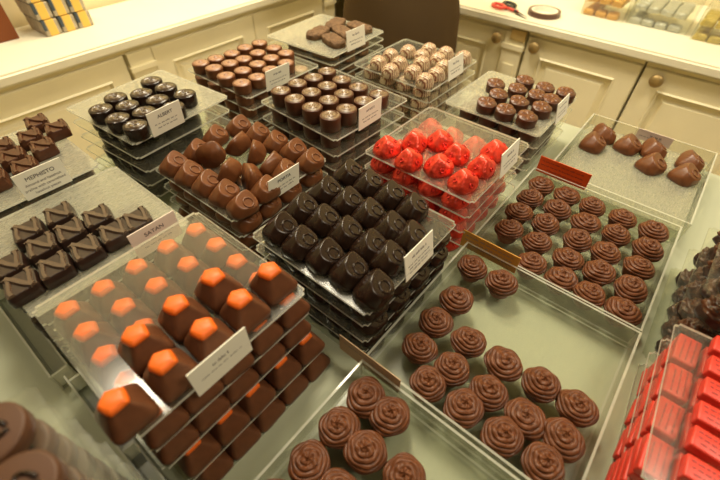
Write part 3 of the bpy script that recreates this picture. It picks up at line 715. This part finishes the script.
# ------------------------------------------------------------------ person beyond the stacks
def person(loc, rz):
    e = empty('person', loc, rz); tag(e, 'person in dark brown clothes standing beyond the stacks, cropped at the waist', 'person')
    V = {'pel': (0, 0, .95, .115), 'wai': (0, 0, 1.10, .105), 'che': (0, -.01, 1.30, .125), 'nk0': (0, 0, 1.46, .055), 'nk': (0, -.01, 1.52, .05), 'hd0': (0, -.02, 1.58, .07), 'hd1': (0, -.02, 1.66, .085), 'hd2': (0, -.015, 1.72, .06)}
    ed = [('pel', 'wai'), ('wai', 'che'), ('che', 'nk0'), ('nk0', 'nk'), ('nk', 'hd0'), ('hd0', 'hd1'), ('hd1', 'hd2')]
    for s, t in ((-1, 'l'), (1, 'r')):
        V.update({'hp'+t: (.09*s, 0, .88, .09), 'kn'+t: (.095*s, -.01, .50, .06), 'an'+t: (.095*s, .01, .09, .04), 'ft'+t: (.10*s, -.06, .045, .04), 'to'+t: (.105*s, -.15, .035, .028),
                  'sh'+t: (.17*s, 0, 1.42, .06), 'el'+t: (.205*s, .03, 1.17, .043), 'wr'+t: (.12*s, -.17, 1.24, .028), 'pm'+t: (.055*s, -.20, 1.26, .032)})
        ed += [('pel', 'hp'+t), ('hp'+t, 'kn'+t), ('kn'+t, 'an'+t), ('an'+t, 'ft'+t), ('ft'+t, 'to'+t), ('che', 'sh'+t), ('sh'+t, 'el'+t), ('el'+t, 'wr'+t), ('wr'+t, 'pm'+t)]
        for k in range(5):
            a = -.028 + .014*k if k < 4 else -.03; L = (.062, .075, .07, .055, .05)[k]; b = 'f%d%s' % (k, t)
            y0 = -.085 + (a if k < 4 else -.03)
            zz = 1.26 + (a if k < 4 else .03)*.9; xx = .022*s if k < 4 else .045*s
            V[b+'a'] = (xx, -.212, zz, .0105); V[b+'b'] = (xx-L*.45*s, -.222, zz, .0095); V[b+'c'] = (xx-L*.85*s, -.212, zz, .008)
            ed += [('pm'+t, b+'a'), (b+'a', b+'b'), (b+'b', b+'c')]
    keys = list(V); me = bpy.data.meshes.new('body'); me.from_pydata([V[k][:3] for k in keys], [(keys.index(a), keys.index(b)) for a, b in ed], []); me.materials.append(M['skin'])
    o = obj('body', me, e); md = o.modifiers.new('skin', 'SKIN')
    for k, sv in zip(keys, me.skin_vertices[0].data): sv.radius = (V[k][3], V[k][3]); sv.use_root = (k == 'pel')
    o.modifiers.new('sub', 'SUBSURF').render_levels = 1; md.use_smooth_shade = True
    bm = bmesh.new()  # face features
    for s in (-1, 1):
        r = bmesh.ops.create_uvsphere(bm, u_segments=10, v_segments=8, radius=.011); bmesh.ops.translate(bm, verts=r['verts'], vec=(.03*s, -.095, 1.645))
    obj('eyes', mesh('eyes', bm, 'black', True), e)
    bm = bmesh.new(); tube(bm, [(0, -.098, 1.655), (0, -.112, 1.62), (0, -.105, 1.612)], [.006, .012, .008], 8); obj('nose', mesh('nose', bm, 'skin', True), e)
    bm = bmesh.new(); tube(bm, [(-.022, -.088, 1.585), (0, -.096, 1.583), (.022, -.088, 1.585)], [.003, .005, .003], 8); obj('mouth', mesh('mouth', bm, 'redplastic', True), e)
    bm = superdome(.098, .105, .13, 1, 1); bmesh.ops.translate(bm, verts=bm.verts, vec=(0, .005, 1.645)); obj('hair', mesh('hair', bm, 'hair', True), e)
    def fold(p, a, r, z, t): k = 1.07 + .06*math.sin(7*a+1)*(1-t) + .02*math.sin(13*a)*(1-t); return Vector((p.x*k, p.y*.74*k, p.z))
    obj('long_apron_skirt', lathe('skirt', [(.20, .36), (.195, .40), (.185, .60), (.18, .80), (.175, .92), (.155, 1.02), (.145, 1.09)], 'cloth', 72, fold), e)
    def fl(p, a, r, z, t): return Vector((p.x, p.y*.72, p.z))
    obj('shirt', lathe('shirt', [(.160, 1.03), (.155, 1.10), (.172, 1.25), (.185, 1.36), (.175, 1.44), (.09, 1.48), (.058, 1.50)], 'shirt', 40, fl), e)
    bm = bmesh.new()
    for s in (-1, 1): tube(bm, [(.150*s, 0, 1.43), (.195*s, .015, 1.28), (.207*s, .03, 1.17), (.165*s, -.08, 1.205)], [.072, .064, .055, .046], 14)
    obj('sleeves', mesh('sleeves', bm, 'shirt', True), e)
person((1.196, .811, 0), math.radians(-57))
